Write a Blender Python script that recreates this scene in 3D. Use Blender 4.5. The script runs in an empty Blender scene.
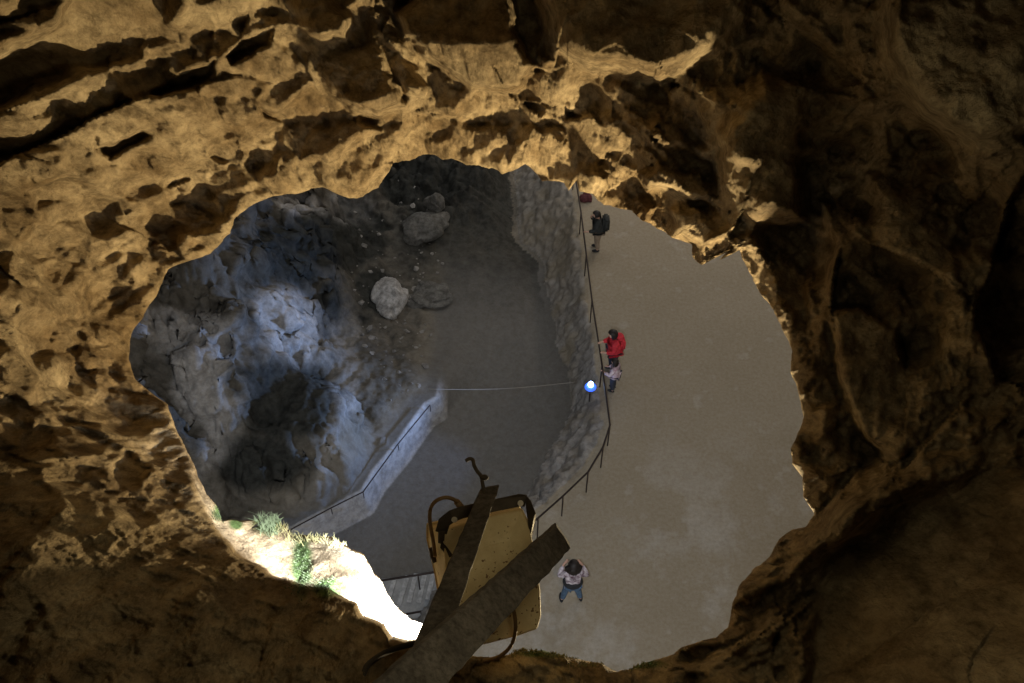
import bpy, bmesh, math, random, os
import numpy as np
from mathutils import Vector, Matrix

random.seed(7)
rng = np.random.default_rng(11)
sc = bpy.context.scene
COL = sc.collection
R = math.radians

# ------------------------------------------------------------------ camera frame
F = 1000.0
CU, CV = 512.0, 341.5
CAM = np.array([0.0, 0.0, 24.0])
TILT = R(42)
FW = np.array([0, math.sin(TILT), -math.cos(TILT)])
UP = np.array([0, math.cos(TILT), math.sin(TILT)])
RT = np.array([1.0, 0, 0])

def ray(u, v):
    d = RT * ((u - CU) / F) + UP * ((CV - v) / F) + FW
    return d / np.linalg.norm(d)

def at(u, v, dist):
    return Vector(CAM + ray(u, v) * dist)

def gp(u, v, z=0.0):
    d = ray(u, v)
    return CAM + d * ((z - CAM[2]) / d[2])

# ------------------------------------------------------------------ noise (numpy)
def _hash(ix, iy, iz, seed):
    h = (ix.astype(np.int64) * 374761393 + iy.astype(np.int64) * 668265263 + iz.astype(np.int64) * 2147483647 + seed * 144665) & 0xffffffff
    h = ((h ^ (h >> 13)) * 1274126177) & 0xffffffff
    h = ((h ^ (h >> 16)) * 2246822519) & 0xffffffff
    return (h ^ (h >> 15)) & 0xffffffff

def vnoise(P, seed=0):
    """value noise in [-1,1], P (n,3)"""
    f = np.floor(P); t = P - f
    i = f.astype(np.int64)
    t = t * t * t * (t * (t * 6 - 15) + 10)
    out = 0
    for dx in (0, 1):
        wx = t[:, 0] if dx else 1 - t[:, 0]
        for dy in (0, 1):
            wy = t[:, 1] if dy else 1 - t[:, 1]
            for dz in (0, 1):
                wz = t[:, 2] if dz else 1 - t[:, 2]
                out = out + wx * wy * wz * (_hash(i[:, 0] + dx, i[:, 1] + dy, i[:, 2] + dz, seed) / 2147483648.0 - 1.0)
    return out

def fbm(P, octs=5, seed=0, gain=0.5, ridged=False):
    a, s, tot = 1.0, 0, 0
    P = P.copy()
    for k in range(octs):
        n = vnoise(P, seed + k * 17)
        if ridged: n = 1 - 2 * np.abs(n)
        s = s + a * n; tot += a
        a *= gain
        P = P * 2.03 + 13.7
    return s / tot

def cells(P, seed=0, jitter=1.0):
    """the two nearest cells: distances, hashes, offset vectors"""
    f = np.floor(P).astype(np.int64)
    n = len(P)
    d1 = np.full(n, 9.0); d2 = np.full(n, 9.0)
    h1 = np.zeros(n, np.int64); h2 = np.zeros(n, np.int64); v1 = np.zeros((n, 3)); v2 = np.zeros((n, 3))
    for dx in (-1, 0, 1):
        for dy in (-1, 0, 1):
            for dz in (-1, 0, 1):
                c = f + np.array([dx, dy, dz])
                h = _hash(c[:, 0], c[:, 1], c[:, 2], seed)
                o = np.stack([(h & 1023) / 1023.0, ((h >> 10) & 1023) / 1023.0, ((h >> 20) & 1023) / 1023.0], 1)
                v = P - (c + 0.5 + (o - 0.5) * jitter)
                d = np.sqrt((v ** 2).sum(1))
                m = d < d1; m2 = (~m) & (d < d2)
                d2 = np.where(m, d1, np.where(m2, d, d2)); h2 = np.where(m, h1, np.where(m2, h, h2))
                v2 = np.where(m[:, None], v1, np.where(m2[:, None], v, v2))
                d1 = np.where(m, d, d1); h1 = np.where(m, h, h1); v1 = np.where(m[:, None], v, v1)
    return d1, d2, h1, h2, v1, v2

def _plane(h, v, tilt, rand):
    g = np.stack([((h * 7919) & 1023) / 511.5 - 1, ((h * 104729 >> 5) & 1023) / 511.5 - 1, ((h * 1299709 >> 9) & 1023) / 511.5 - 1], 1)
    return (g * v).sum(1) * tilt + (((h * 15485863 >> 7) & 1023) / 511.5 - 1) * rand

def facets(P, seed=0, tilt=0.7, rand=0.35, band=0.10):
    """broken-rock relief: every cell is a tilted plane, joined to its neighbour across a narrow band"""
    d1, d2, h1, h2, v1, v2 = cells(P, seed)
    k = 0.5 + 0.5 * np.clip((d2 - d1) / band, 0, 1)
    return _plane(h1, v1, tilt, rand) * k + _plane(h2, v2, tilt, rand) * (1 - k)

def crease(P, seed=0, tilt=1.0, rand=0.3, k=0.7):
    """upper envelope of tilted bowls: continuous, meeting in sharp creases"""
    f = np.floor(P).astype(np.int64); best = np.full(len(P), -9.0)
    for dx in (-1, 0, 1):
        for dy in (-1, 0, 1):
            for dz in (-1, 0, 1):
                c = f + np.array([dx, dy, dz]); h = _hash(c[:, 0], c[:, 1], c[:, 2], seed)
                o = np.stack([(h & 1023) / 1023.0, ((h >> 10) & 1023) / 1023.0, ((h >> 20) & 1023) / 1023.0], 1)
                v = P - (c + o)
                best = np.maximum(best, _plane(h, v, tilt, rand) - k * (v ** 2).sum(1))
    return best + 0.05

def smooth(a, b, x):
    t = np.clip((x - a) / (b - a), 0, 1)
    return t * t * (3 - 2 * t)

def sdpoly(x, y, poly):
    """signed distance to a closed polygon, negative inside"""
    n = len(poly); d = np.full(x.shape, 1e9); s = np.ones(x.shape)
    inside = np.zeros(x.shape, bool)
    for i in range(n):
        ax, ay = poly[i]; bx, by = poly[(i + 1) % n]
        ex, ey = bx - ax, by - ay
        wx, wy = x - ax, y - ay
        t = np.clip((wx * ex + wy * ey) / (ex * ex + ey * ey + 1e-12), 0, 1)
        d = np.minimum(d, (wx - ex * t) ** 2 + (wy - ey * t) ** 2)
        c = (ay > y) != (by > y)
        with np.errstate(divide='ignore', invalid='ignore'):
            xi = ax + (y - ay) * ex / (ey if abs(ey) > 1e-12 else 1e-12)
        inside ^= c & (x < xi)
    d = np.sqrt(d)
    return np.where(inside, -d, d)

def sdline(x, y, line):
    """distance to an open polyline, signed: positive on the left hand side of its direction"""
    d = np.full(x.shape, 1e9); sg = np.ones(x.shape)
    for (ax, ay), (bx, by) in zip(line[:-1], line[1:]):
        ex, ey = bx - ax, by - ay
        wx, wy = x - ax, y - ay
        t = np.clip((wx * ex + wy * ey) / (ex * ex + ey * ey), 0, 1)
        dd = (wx - ex * t) ** 2 + (wy - ey * t) ** 2
        cr = ex * wy - ey * wx
        m = dd < d - 1e-9
        sg = np.where(m, np.sign(cr), sg)
        d = np.minimum(d, dd)
    return np.sqrt(d) * sg

# ------------------------------------------------------------------ materials
def mat(name, base=(0.5, 0.5, 0.5), rough=0.8, metal=0.0, var=0.0, scale=8.0, bump=0.0, bscale=40.0, col2=None, spec=0.3,
        emit=None, estr=0.0, attr=None, attrcol=None, detail=6, mottle=0, mlow=0.45, ascale=0, bedding=0):
    m = bpy.data.materials.new(name); m.use_nodes = True
    nt = m.node_tree; b = nt.nodes['Principled BSDF']
    b.inputs['Roughness'].default_value = rough
    b.inputs['Metallic'].default_value = metal
    b.inputs['Specular IOR Level'].default_value = spec
    b.inputs['Base Color'].default_value = (*base, 1)
    tc = nt.nodes.new('ShaderNodeTexCoord'); OC = tc.outputs['Object']
    if bedding:      # beds thicker along one direction
        dt = nt.nodes.new('ShaderNodeVectorMath'); dt.operation = 'DOT_PRODUCT'; dt.inputs[1].default_value = tuple(FW); nt.links.new(OC, dt.inputs[0])
        sm = nt.nodes.new('ShaderNodeVectorMath'); sm.operation = 'SCALE'; sm.inputs[0].default_value = tuple(-FW * bedding); nt.links.new(dt.outputs['Value'], sm.inputs['Scale'])
        av = nt.nodes.new('ShaderNodeVectorMath'); av.operation = 'ADD'; nt.links.new(OC, av.inputs[0]); nt.links.new(sm.outputs[0], av.inputs[1]); OC = av.outputs[0]
    if var or col2:
        n = nt.nodes.new('ShaderNodeTexNoise'); n.inputs['Scale'].default_value = scale; n.inputs['Detail'].default_value = detail
        n.inputs['Roughness'].default_value = 0.65
        nt.links.new(OC, n.inputs['Vector'])
        r = nt.nodes.new('ShaderNodeValToRGB')
        c2 = col2 or tuple(c * (1 - var) for c in base)
        r.color_ramp.elements[0].position = 0.38; r.color_ramp.elements[0].color = (*c2, 1)
        r.color_ramp.elements[1].position = 0.62; r.color_ramp.elements[1].color = (*base, 1)
        nt.links.new(n.outputs['Fac'], r.inputs['Fac'])
        out = r.outputs['Color']
        if attr:
            for (an, ac) in zip(attr, attrcol):
                a = nt.nodes.new('ShaderNodeAttribute'); a.attribute_name = an
                mx = nt.nodes.new('ShaderNodeMix'); mx.data_type = 'RGBA'
                nt.links.new(a.outputs['Fac'], mx.inputs[0]); nt.links.new(out, mx.inputs[6])
                mx.inputs[7].default_value = (*ac[:3], 1)
                n3 = nt.nodes.new('ShaderNodeTexNoise'); n3.inputs['Scale'].default_value = ascale or scale * 3; n3.inputs['Detail'].default_value = 9; n3.inputs['Roughness'].default_value = .7
                nt.links.new(OC, n3.inputs['Vector'])
                r3 = nt.nodes.new('ShaderNodeValToRGB')
                r3.color_ramp.elements[0].position = 0.38; r3.color_ramp.elements[0].color = (*[c * (ac[3] if len(ac) > 3 else 0.42) for c in ac[:3]], 1)
                r3.color_ramp.elements[1].position = 0.58; r3.color_ramp.elements[1].color = (*ac[:3], 1)
                nt.links.new(n3.outputs['Fac'], r3.inputs['Fac']); nt.links.new(r3.outputs['Color'], mx.inputs[7])
                out = mx.outputs[2]
        nt.links.new(out, b.inputs['Base Color'])
    if bump:
        last = None
        for (sc_, dist, ns) in ((bscale, bump, 8), (bscale * 5, bump * 0.36, 6)):
            n2 = nt.nodes.new('ShaderNodeTexNoise'); n2.inputs['Scale'].default_value = sc_; n2.inputs['Detail'].default_value = ns
            n2.inputs['Roughness'].default_value = 0.72
            nt.links.new(OC, n2.inputs['Vector'])
            bp = nt.nodes.new('ShaderNodeBump'); bp.inputs['Strength'].default_value = 1.0; bp.inputs['Distance'].default_value = dist
            nt.links.new(n2.outputs['Fac'], bp.inputs['Height'])
            if last: nt.links.new(last.outputs['Normal'], bp.inputs['Normal'])
            last = bp
        nt.links.new(last.outputs['Normal'], b.inputs['Normal'])
    if mottle:
        n5 = nt.nodes.new('ShaderNodeTexNoise'); n5.inputs['Scale'].default_value = mottle; n5.inputs['Detail'].default_value = 9; n5.inputs['Roughness'].default_value = .75
        nt.links.new(OC, n5.inputs['Vector'])
        r5 = nt.nodes.new('ShaderNodeValToRGB'); r5.color_ramp.elements[0].position = .36; r5.color_ramp.elements[0].color = (mlow, mlow * .95, mlow * .88, 1)
        r5.color_ramp.elements[1].position = .60; r5.color_ramp.elements[1].color = (1.12, 1.12, 1.12, 1)
        nt.links.new(n5.outputs['Fac'], r5.inputs['Fac'])
        m5 = nt.nodes.new('ShaderNodeMix'); m5.data_type = 'RGBA'; m5.blend_type = 'MULTIPLY'; m5.inputs[0].default_value = 1.0
        nt.links.new(out, m5.inputs[6]); nt.links.new(r5.outputs['Color'], m5.inputs[7]); nt.links.new(m5.outputs[2], b.inputs['Base Color'])
    if emit:
        b.inputs['Emission Color'].default_value = (*emit, 1); b.inputs['Emission Strength'].default_value = estr
    return m

# ------------------------------------------------------------------ object helpers
def link(o, parent=None):
    COL.objects.link(o)
    if parent: o.parent = parent
    return o

def tag(o, label=None, cat=None, group=None, kind=None):
    if label: o['label'] = label
    if cat: o['category'] = cat
    if group: o['group'] = group
    if kind: o['kind'] = kind
    return o

def empty(name, loc, label, cat, group=None, rz=0.0):
    o = bpy.data.objects.new(name, None); o.empty_display_size = 0.2
    o.location = loc; o.rotation_euler = (0, 0, rz)
    COL.objects.link(o)
    return tag(o, label, cat, group)

def bobj(name, bm, m, parent=None, smooth_=False):
    """bm is in world coordinates; child meshes are moved into the parent's frame"""
    me = bpy.data.meshes.new(name)
    if parent is not None:
        bm.transform(Matrix.LocRotScale(parent.location, parent.rotation_euler, parent.scale).inverted())
    bm.normal_update(); bm.to_mesh(me); bm.free()
    me.materials.append(m)
    if smooth_:
        for p in me.polygons: p.use_smooth = True
    o = bpy.data.objects.new(name, me)
    return link(o, parent)

def np_mesh(name, V, Q, m, smooth_=True, attrs=None):
    me = bpy.data.meshes.new(name)
    me.vertices.add(len(V)); me.vertices.foreach_set('co', np.ascontiguousarray(V, np.float32).ravel())
    k = Q.shape[1]
    me.loops.add(len(Q) * k); me.loops.foreach_set('vertex_index', np.ascontiguousarray(Q, np.int32).ravel())
    me.polygons.add(len(Q))
    me.polygons.foreach_set('loop_start', np.arange(0, len(Q) * k, k, dtype=np.int32))
    me.polygons.foreach_set('use_smooth', np.full(len(Q), smooth_))
    me.update(calc_edges=True); me.validate()
    for an, av in (attrs or {}).items():
        a = me.attributes.new(an, 'FLOAT', 'POINT'); a.data.foreach_set('value', np.ascontiguousarray(av, np.float32))
    me.materials.append(m)
    o = bpy.data.objects.new(name, me)
    return link(o)

def tube(bm, pts, r, seg=8, taper=None):
    pts = [Vector(p) for p in pts]; rings = []
    up = Vector((0.31, 0.2, 0.93)).normalized()
    for i, p in enumerate(pts):
        t = (pts[min(i + 1, len(pts) - 1)] - pts[max(i - 1, 0)]).normalized()
        a = t.cross(up); a.normalize(); b = t.cross(a)
        rr = r if taper is None else taper[i]
        rings.append([bm.verts.new(p + (a * math.cos(2 * math.pi * k / seg) + b * math.sin(2 * math.pi * k / seg)) * rr) for k in range(seg)])
    for A, B in zip(rings[:-1], rings[1:]):
        for k in range(seg): bm.faces.new((A[k], A[(k + 1) % seg], B[(k + 1) % seg], B[k]))
    bm.faces.new(rings[0][::-1]); bm.faces.new(rings[-1])

def spline(pts, n=6):
    pts = [Vector(p) for p in pts]; P = [pts[0]] + pts + [pts[-1]]; out = []
    for i in range(1, len(P) - 2):
        for k in range(n):
            t = k / n
            p0, p1, p2, p3 = P[i - 1], P[i], P[i + 1], P[i + 2]
            out.append(0.5 * ((2 * p1) + (p2 - p0) * t + (2 * p0 - 5 * p1 + 4 * p2 - p3) * t * t + (3 * p1 - p0 - 3 * p2 + p3) * t ** 3))
    out.append(pts[-1])
    return out

def slab(bm, front, depthvec, bevel=0.0):
    """closed prism: polygon 'front' (points) pushed along depthvec"""
    dv = Vector(depthvec)
    A = [bm.verts.new(Vector(p)) for p in front]; B = [bm.verts.new(Vector(p) + dv) for p in front]
    n = len(A)
    fs = [bm.faces.new(A[::-1]), bm.faces.new(B)]
    for i in range(n): fs.append(bm.faces.new((A[i], A[(i + 1) % n], B[(i + 1) % n], B[i])))
    if bevel:
        es = list({e for f in fs for e in f.edges})
        bmesh.ops.bevel(bm, geom=es, offset=bevel, segments=2, affect='EDGES', profile=0.5)

# ================================================================== THE NEAR ROCK (window in the cave wall)
RIM = [(129,359),(131,333),(142,318),(155,296),(168,269),(193,260),(210,254),(230,234),(235,218),(248,208),(259,201),(277,196),(299,193),
 (311,189),(323,187),(336,193),(349,198),(363,197),(378,187),(389,172),(394,163),(409,161),(424,155),(435,155),(442,160),(452,159),(467,165),(480,166),
 (492,169),(503,174),(516,169),(525,164),(533,170),(542,181),(554,181),(564,182),(569,190),(576,181),(579,192),(592,194),(604,206),(619,208),
 (632,210),(642,220),(662,231),(677,240),(691,245),(692,257),(702,265),(717,262),(727,252),(739,250),(747,270),(762,295),(777,317),(784,332),
 (792,352),(790,372),(799,392),(804,417),(799,432),(790,449),(792,464),(802,477),(803,497),(814,514),(807,527),(792,529),(779,539),(769,557),
 (754,569),(739,587),(732,607),(727,627),(717,637),(697,642),(682,647),(672,655),(647,662),(617,672),(602,664),(572,657),(542,651),(522,649),
 (512,652),(497,657),(487,658),(469,654),(451,661),(426,639),(427,627),(415,620),(400,611),(388,596),(382,581),(370,566),(364,553),(349,548),
 (340,541),(329,536),(314,536),(293,535),(281,524),(278,518),(266,518),(256,524),(250,529),(239,521),(232,519),(222,521),(217,507),(210,498),
 (201,483),(190,454),(175,424),(167,404),(150,392),(135,379)]
CREST = [(201,500),(216,530),(233,554),(263,569),(278,578),(305,587),(328,590),(340,597),(355,605),(361,617),(382,627),(391,640),(415,643),(440,660)]
C0 = (485.0, 400.0)

def q_of(u, v):
    """pixel -> equidistant angular coordinates"""
    x = (np.asarray(u, float) - CU) / F; y = (CV - np.asarray(v, float)) / F
    r = np.hypot(x, y) + 1e-9; a = np.arctan(r)
    return np.stack([a * x / r, a * y / r], -1)

def dir_of(q):
    a = np.hypot(q[:, 0], q[:, 1]) + 1e-9
    s = np.sin(a) / a
    return (q[:, 0] * s)[:, None] * RT + (q[:, 1] * s)[:, None] * UP + np.cos(a)[:, None] * FW

def px_of(q):
    a = np.hypot(q[:, 0], q[:, 1]) + 1e-9
    t = np.where(a < 1.4, np.tan(np.minimum(a, 1.4)), 6 + a)
    return CU + q[:, 0] / a * t * F, CV - q[:, 1] / a * t * F

# distance controls (pixel u, v, metres along the ray)
CTRL = [(250,205,6.1),(190,258,6.0),(430,157,6.6),(540,180,6.4),(632,210,6.1),(710,262,5.7),(784,332,5.3),(802,450,5.0),(790,530,4.7),(735,610,4.4),
 (690,645,4.2),(617,668,4.0),(540,650,3.95),(470,655,3.9),(425,645,3.75),(382,625,3.65),(328,590,3.75),(263,569,3.95),(216,530,4.3),(195,475,4.9),(150,392,5.6),(130,345,5.8),
 (90,250,5.4),(60,420,4.6),(110,500,3.75),(200,590,3.35),(100,590,3.2),(300,660,3.25),(40,560,3.2),
 (0,170,4.6),(0,340,4.5),(0,490,3.5),(0,683,2.9),(140,110,5.0),(0,60,4.1),(0,0,3.6),(150,0,4.3),(250,60,5.2),(350,100,5.8),
 (350,0,4.9),(512,0,4.8),(512,90,5.5),(640,100,4.9),(710,130,4.6),(600,60,4.8),(700,0,4.4),(850,150,4.5),(900,0,3.8),(1024,0,3.5),(1024,340,3.9),(900,400,4.4),(1024,683,2.8),(800,640,3.7),(850,540,4.1),
 (680,683,3.75),(560,683,3.65),(440,683,3.3),(200,683,3.1)]
CQ = [q_of(u, v) for u, v, d in CTRL]; CD = [d for _, _, d in CTRL]
for a, dd in ((0.95, 3.0), (1.5, 2.8), (2.1, 3.0), (3.1, 3.3)):
    for k in range(14):
        th = 2 * math.pi * k / 14
        e = dd * (0.78 if math.sin(th) < -0.5 and a < 1.6 else 1.0)
        CQ.append(np.array([a * math.cos(th), a * math.sin(th)])); CD.append(e)
CQ = np.array(CQ); CD = np.array(CD)
K = np.hypot(*(CQ[:, None, :] - CQ[None]).transpose(2, 0, 1))
WR = np.linalg.solve(K + np.eye(len(CQ)) * -0.01, CD - CD.mean())
def base_d(q):
    out = np.zeros(len(q))
    for c, w in zip(CQ, WR): out += w * np.hypot(q[:, 0] - c[0], q[:, 1] - c[1])
    return out + CD.mean()

# rim radius by angle
ru = np.array([p[0] for p in RIM], float); rv = np.array([p[1] for p in RIM], float)
ths = np.arctan2(-(rv - C0[1]), ru - C0[0]); o_ = np.argsort(ths); ths = ths[o_]; rr = np.hypot(ru - C0[0], rv - C0[1])[o_]
NT = 1900
TH = np.linspace(-math.pi, math.pi, NT, endpoint=False)
RIMR = np.interp(TH, np.r_[ths - 2 * math.pi, ths, ths + 2 * math.pi], np.r_[rr, rr, rr])
nv = np.stack([np.cos(TH) * 14, np.sin(TH) * 14, np.zeros(NT)], 1)
RIMR = RIMR + 2.6 * fbm(nv * 1.6, 5, 5, 0.62)

kk = np.exp(-np.linspace(-2.5, 2.5, 181) ** 2); kk /= kk.sum()
RSM = np.convolve(np.r_[RIMR[-90:], RIMR, RIMR[:90]], kk, 'valid')
k2 = kk[::9] / kk[::9].sum(); RMD = np.convolve(np.r_[RIMR[-10:], RIMR, RIMR[:10]], k2, 'valid')

# dark recesses / hand placed broken blocks: polygon (px), drop at its near-lamp edge, gradient
PITS = [
 ([(318,50),(345,47),(375,43),(385,58),(392,78),(404,105),(375,118),(352,112),(330,92),(312,72)], 0.34, 6),
 ([(326,166),(352,150),(385,135),(402,134),(396,152),(385,172),(362,190),(350,193),(332,184),(324,174)], 0.42, 4),
 ([(258,100),(275,78),(300,66),(316,84),(300,100),(283,114),(270,116)], 0.22, 5),
 ([(304,132),(330,126),(352,118),(382,133),(352,150),(325,162),(303,160)], 0.20, 5),
 ([(396,12),(430,-20),(512,-30),(518,30),(534,66),(518,90),(500,93),(470,92),(448,72),(428,62),(410,42)], 0.55, 8),
 ([(290,-5),(318,-10),(350,20),(345,40),(318,42),(300,28)], 0.25, 5),
 ([(148,88),(180,70),(215,60),(214,76),(190,88),(160,98)], 0.24, 5),
 ([(206,150),(222,146),(238,140),(239,160),(222,164),(208,158)], 0.20, 3),
 ([(223,58),(245,40),(272,27),(268,45),(248,57),(232,64)], 0.22, 4),
 ([(386,60),(400,48),(428,92),(424,98),(402,96)], 0.16, 4),
 ([(258,106),(268,112),(300,122),(292,128),(262,116)], 0.18, 3),
 # right side hollows
 ([(716,158),(722,120),(760,70),(800,80),(812,150),(808,222),(790,226),(752,224),(735,206),(720,190)], 0.60, 7),
 ([(640,172),(660,164),(695,170),(714,186),(716,200),(690,200),(660,188),(645,190)], 0.30, 5),
 ([(668,208),(700,205),(732,222),(728,238),(705,248),(690,242),(672,230)], 0.34, 4),
 ([(705,240),(735,226),(752,232),(728,246),(712,248)], 0.3, 3),
 ([(872,176),(895,180),(927,200),(950,250),(957,275),(930,280),(900,262),(870,230)], 0.5, 6),
 ([(820,200),(850,214),(870,250),(890,290),(870,300),(842,262),(826,236)], 0.35, 5),
 ([(530,-30),(640,-30),(760,-30),(735,30),(700,66),(660,84),(620,78),(585,70),(556,52),(538,15)], 0.6, 10),
 ([(780,250),(800,262),(812,300),(806,340),(790,310),(776,280)], 0.3, 4),
 ([(830,310),(860,300),(900,330),(920,400),(900,470),(860,440),(838,380)], 0.5, 8),
 ([(560,120),(590,112),(625,130),(622,150),(590,160),(565,145)], 0.2, 6),
 ([(880,-20),(1060,-20),(1060,130),(980,150),(920,120),(880,60)], 0.5, 10),
 ([(820,560),(900,500),(1000,470),(1060,500),(1060,700),(800,700)], 0.3, 14),
 ([(24,190),(60,176),(90,184),(70,205),(36,210)], 0.14, 7),
 ([(96,150),(140,130),(150,140),(110,160)], 0.14, 5),
 ([(20,440),(40,420),(56,432),(44,448),(26,452)], 0.2, 4),
 ([(112,470),(128,452),(150,470),(140,490),(120,492)], 0.2, 5),
 # near top left corner, deep shade band
 ([(-60,150),(0,112),(80,72),(130,58),(176,40),(172,-30),(80,-40),(60,20),(0,50),(-60,70)], 0.5, 12),
]

BLOCKS = [0, 1, 2, 3, 4, 5, 9, 11, 12, 13, 14, 15, 16, 17, 18, 19, 21]

def relief(P, u, v, inframe):
    """radial relief in metres, positive = towards the camera"""
    # strata: stretched along lower-left to upper-right
    d = RT * 0.50 + UP * 0.52 + FW * 0.70; d = d / np.linalg.norm(d)
    left = smooth(440, 230, u) * smooth(-200, 60, v)
    lower = smooth(430, 560, v) * smooth(520, 300, u)
    right = smooth(540, 700, u)
    W = np.stack([fbm(P * 1.3 + k * 31, 4, 40 + k) for k in range(3)], 1)
    Pw = P + W * 0.10
    al = (Pw @ d)[:, None] * d
    Ps = (Pw - al) + al * 0.38
    h = (0.30 - .15 * left) * fbm(P * 0.55, 3, 1)
    calm = 1 - 0.45 * smooth(330, 180, u) * smooth(60, 140, v)
    Pv = Pw - ((Pw @ FW) * 0.6)[:, None] * FW
    Psv = Ps - ((Ps @ FW) * 0.3)[:, None] * FW
    h += left * (-0.22 * crease(Psv * 1.6, 3, .9, .35) + 0.30 * crease(Psv * 3.1, 4) - 0.28 * crease(Pv * 5.5, 8) + 0.16 * crease(Pv * 11, 6) - 0.075 * crease(Pv * 22, 7) + 0.04 * fbm(Pv * 4, 5, 5, 0.6, True))
    ry = fbm(Pw * 1.15 + 5, 5, 21, 0.52, True); ry2 = fbm(Pw * 2.6 + 9, 4, 22, 0.55, True)
    # blocks broken square to the view axis: their faces turn away from the hole, their edges face it
    for sc_, seed, band, am in ((1.05, 201, 0.30, 0.10 * (1 - left) + 0.62 * right + 0.20 * smooth(190, 60, v) * (1 - left)), (2.3, 202, 0.26, 0.06 * (1 - left) + 0.35 * right + 0.15 * smooth(220, 100, v) * (1 - left))):
        lw = (left * smooth(420, 250, u))[:, None]; Pc = Pw * (1 - lw) + Ps * 1.3 * lw
        d1, d2, h1, h2, v1, v2 = cells(Pc * sc_, seed)
        kb = 0.5 + 0.5 * np.clip((d2 - d1) / band, 0, 1)
        qn = []
        for vv_ in (v1, v2):
            c = P - vv_ / sc_ * (1 - .3 * lw)
            r = np.linalg.norm(c, axis=1); z = np.clip((c @ FW) / r, -1, 1); a = np.arccos(z)
            x = c @ RT; y = c @ UP; xy = np.hypot(x, y) + 1e-9
            qn.append(base_d(np.stack([a * x / xy, a * y / xy], 1)))
        here = np.linalg.norm(P, axis=1)
        h += np.clip(here - (qn[0] * kb + qn[1] * (1 - kb)), -.6, .6) * am * (1 - .8 * lower)
    h += right * (0.50 * ry + 0.14 * ry2 - 0.55 * crease(Pv * 1.7, 24, 1, .35) - 0.46 * crease(Pv * 3.9, 23) + 0.2 * crease(Pv * 8, 25) + .04 * fbm(Pw * 16, 3, 9, .6, True))
    rest = np.clip(1 - left - right, 0, 1)
    h += rest * (-0.46 * crease(Pv * 1.8, 26, 1, .35) - 0.38 * crease(Pv * 3.9, 27) + 0.2 * crease(Pv * 8, 29) + 0.07 * fbm(Pw * 2.5, 5, 28, 0.55, True))
    h = h * (1 - 0.60 * lower) + lower * (0.05 * fbm(Pw * 9, 4, 31, 0.6, True))
    h += (1 - left) * (-0.10 * crease(Pv * 14, 301) - 0.04 * crease(Pv * 30, 302))
    h += 0.010 * fbm(P * 26, 4, 50, 0.6) + 0.006 * fbm(P * 60, 3, 51, .6, True)
    m = inframe
    uu, vv = u[m], v[m]
    wob = W[m]
    n6 = fbm(P[m] * 5.5, 5, 411, .65); n7 = fbm(P[m] * 5.5, 5, 412, .65)
    uu = uu + 3 * wob[:, 0] + 7 * n6; vv = vv + 3 * wob[:, 1] + 7 * n7
    add = np.zeros(len(uu)); cut = np.zeros(len(uu))
    for ip, (poly, dep, soft) in enumerate(PITS):
        pa = np.array(poly, float)
        bx = (uu > pa[:, 0].min() - 30) & (uu < pa[:, 0].max() + 30) & (vv > pa[:, 1].min() - 30) & (vv < pa[:, 1].max() + 30)
        if not bx.any(): continue
        s = sdpoly(uu[bx], vv[bx], poly)
        w = smooth(soft * 0.5, -soft * 0.9, s)
        c = pa.mean(0)
        if ip in BLOCKS:
            dd = np.array(C0) - c; dd = dd / np.linalg.norm(dd)
            pr = pa @ dd; lo, hi = pr.min(), pr.max()
            qa = q_of(*(c + dd * 25)); qb = q_of(*(c - dd * 25)); kgr = (base_d(qa[None])[0] - base_d(qb[None])[0]) / 50.0
            sx = uu[bx] * dd[0] + vv[bx] * dd[1]
            wl = smooth(1.0, -9.0, s) * smooth(hi + 6, hi - 10, sx) + smooth(1.0, -3.0, s) * (1 - smooth(lo + (hi - lo) * .4, hi, sx)) * 0
            wl = smooth(7, -20, s) if ip in (11, 15, 17, 21) else smooth(3.0, -8.0, s)
            a = np.zeros(len(uu)); a[bx] = wl * np.clip(1.2 * kgr * (sx - lo), 0, 0.75)
            add += a; cut[bx] = np.maximum(cut[bx], wl * 0.9 + 0.0)
            continue
        ext = max(np.ptp(pa[:, 0]), np.ptp(pa[:, 1]))
        # deepest at the lower-left edge, climbing to the upper right
        g = ((uu[bx] - c[0]) * 0.78 - (vv[bx] - c[1]) * 0.62) / ext
        a = np.zeros(len(uu)); a[bx] = -dep * w * (0.62 - 0.75 * g)
        lip = np.zeros(len(uu)); lip[bx] = 0.12 * dep * np.exp(-((s - soft * 0.6) / (soft * 1.1)) ** 2)
        add += a + lip
        cut[bx] = np.maximum(cut[bx], w)
    hm = h[m]
    h[m] = hm * (1 - 0.80 * cut) + add
    return h

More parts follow.
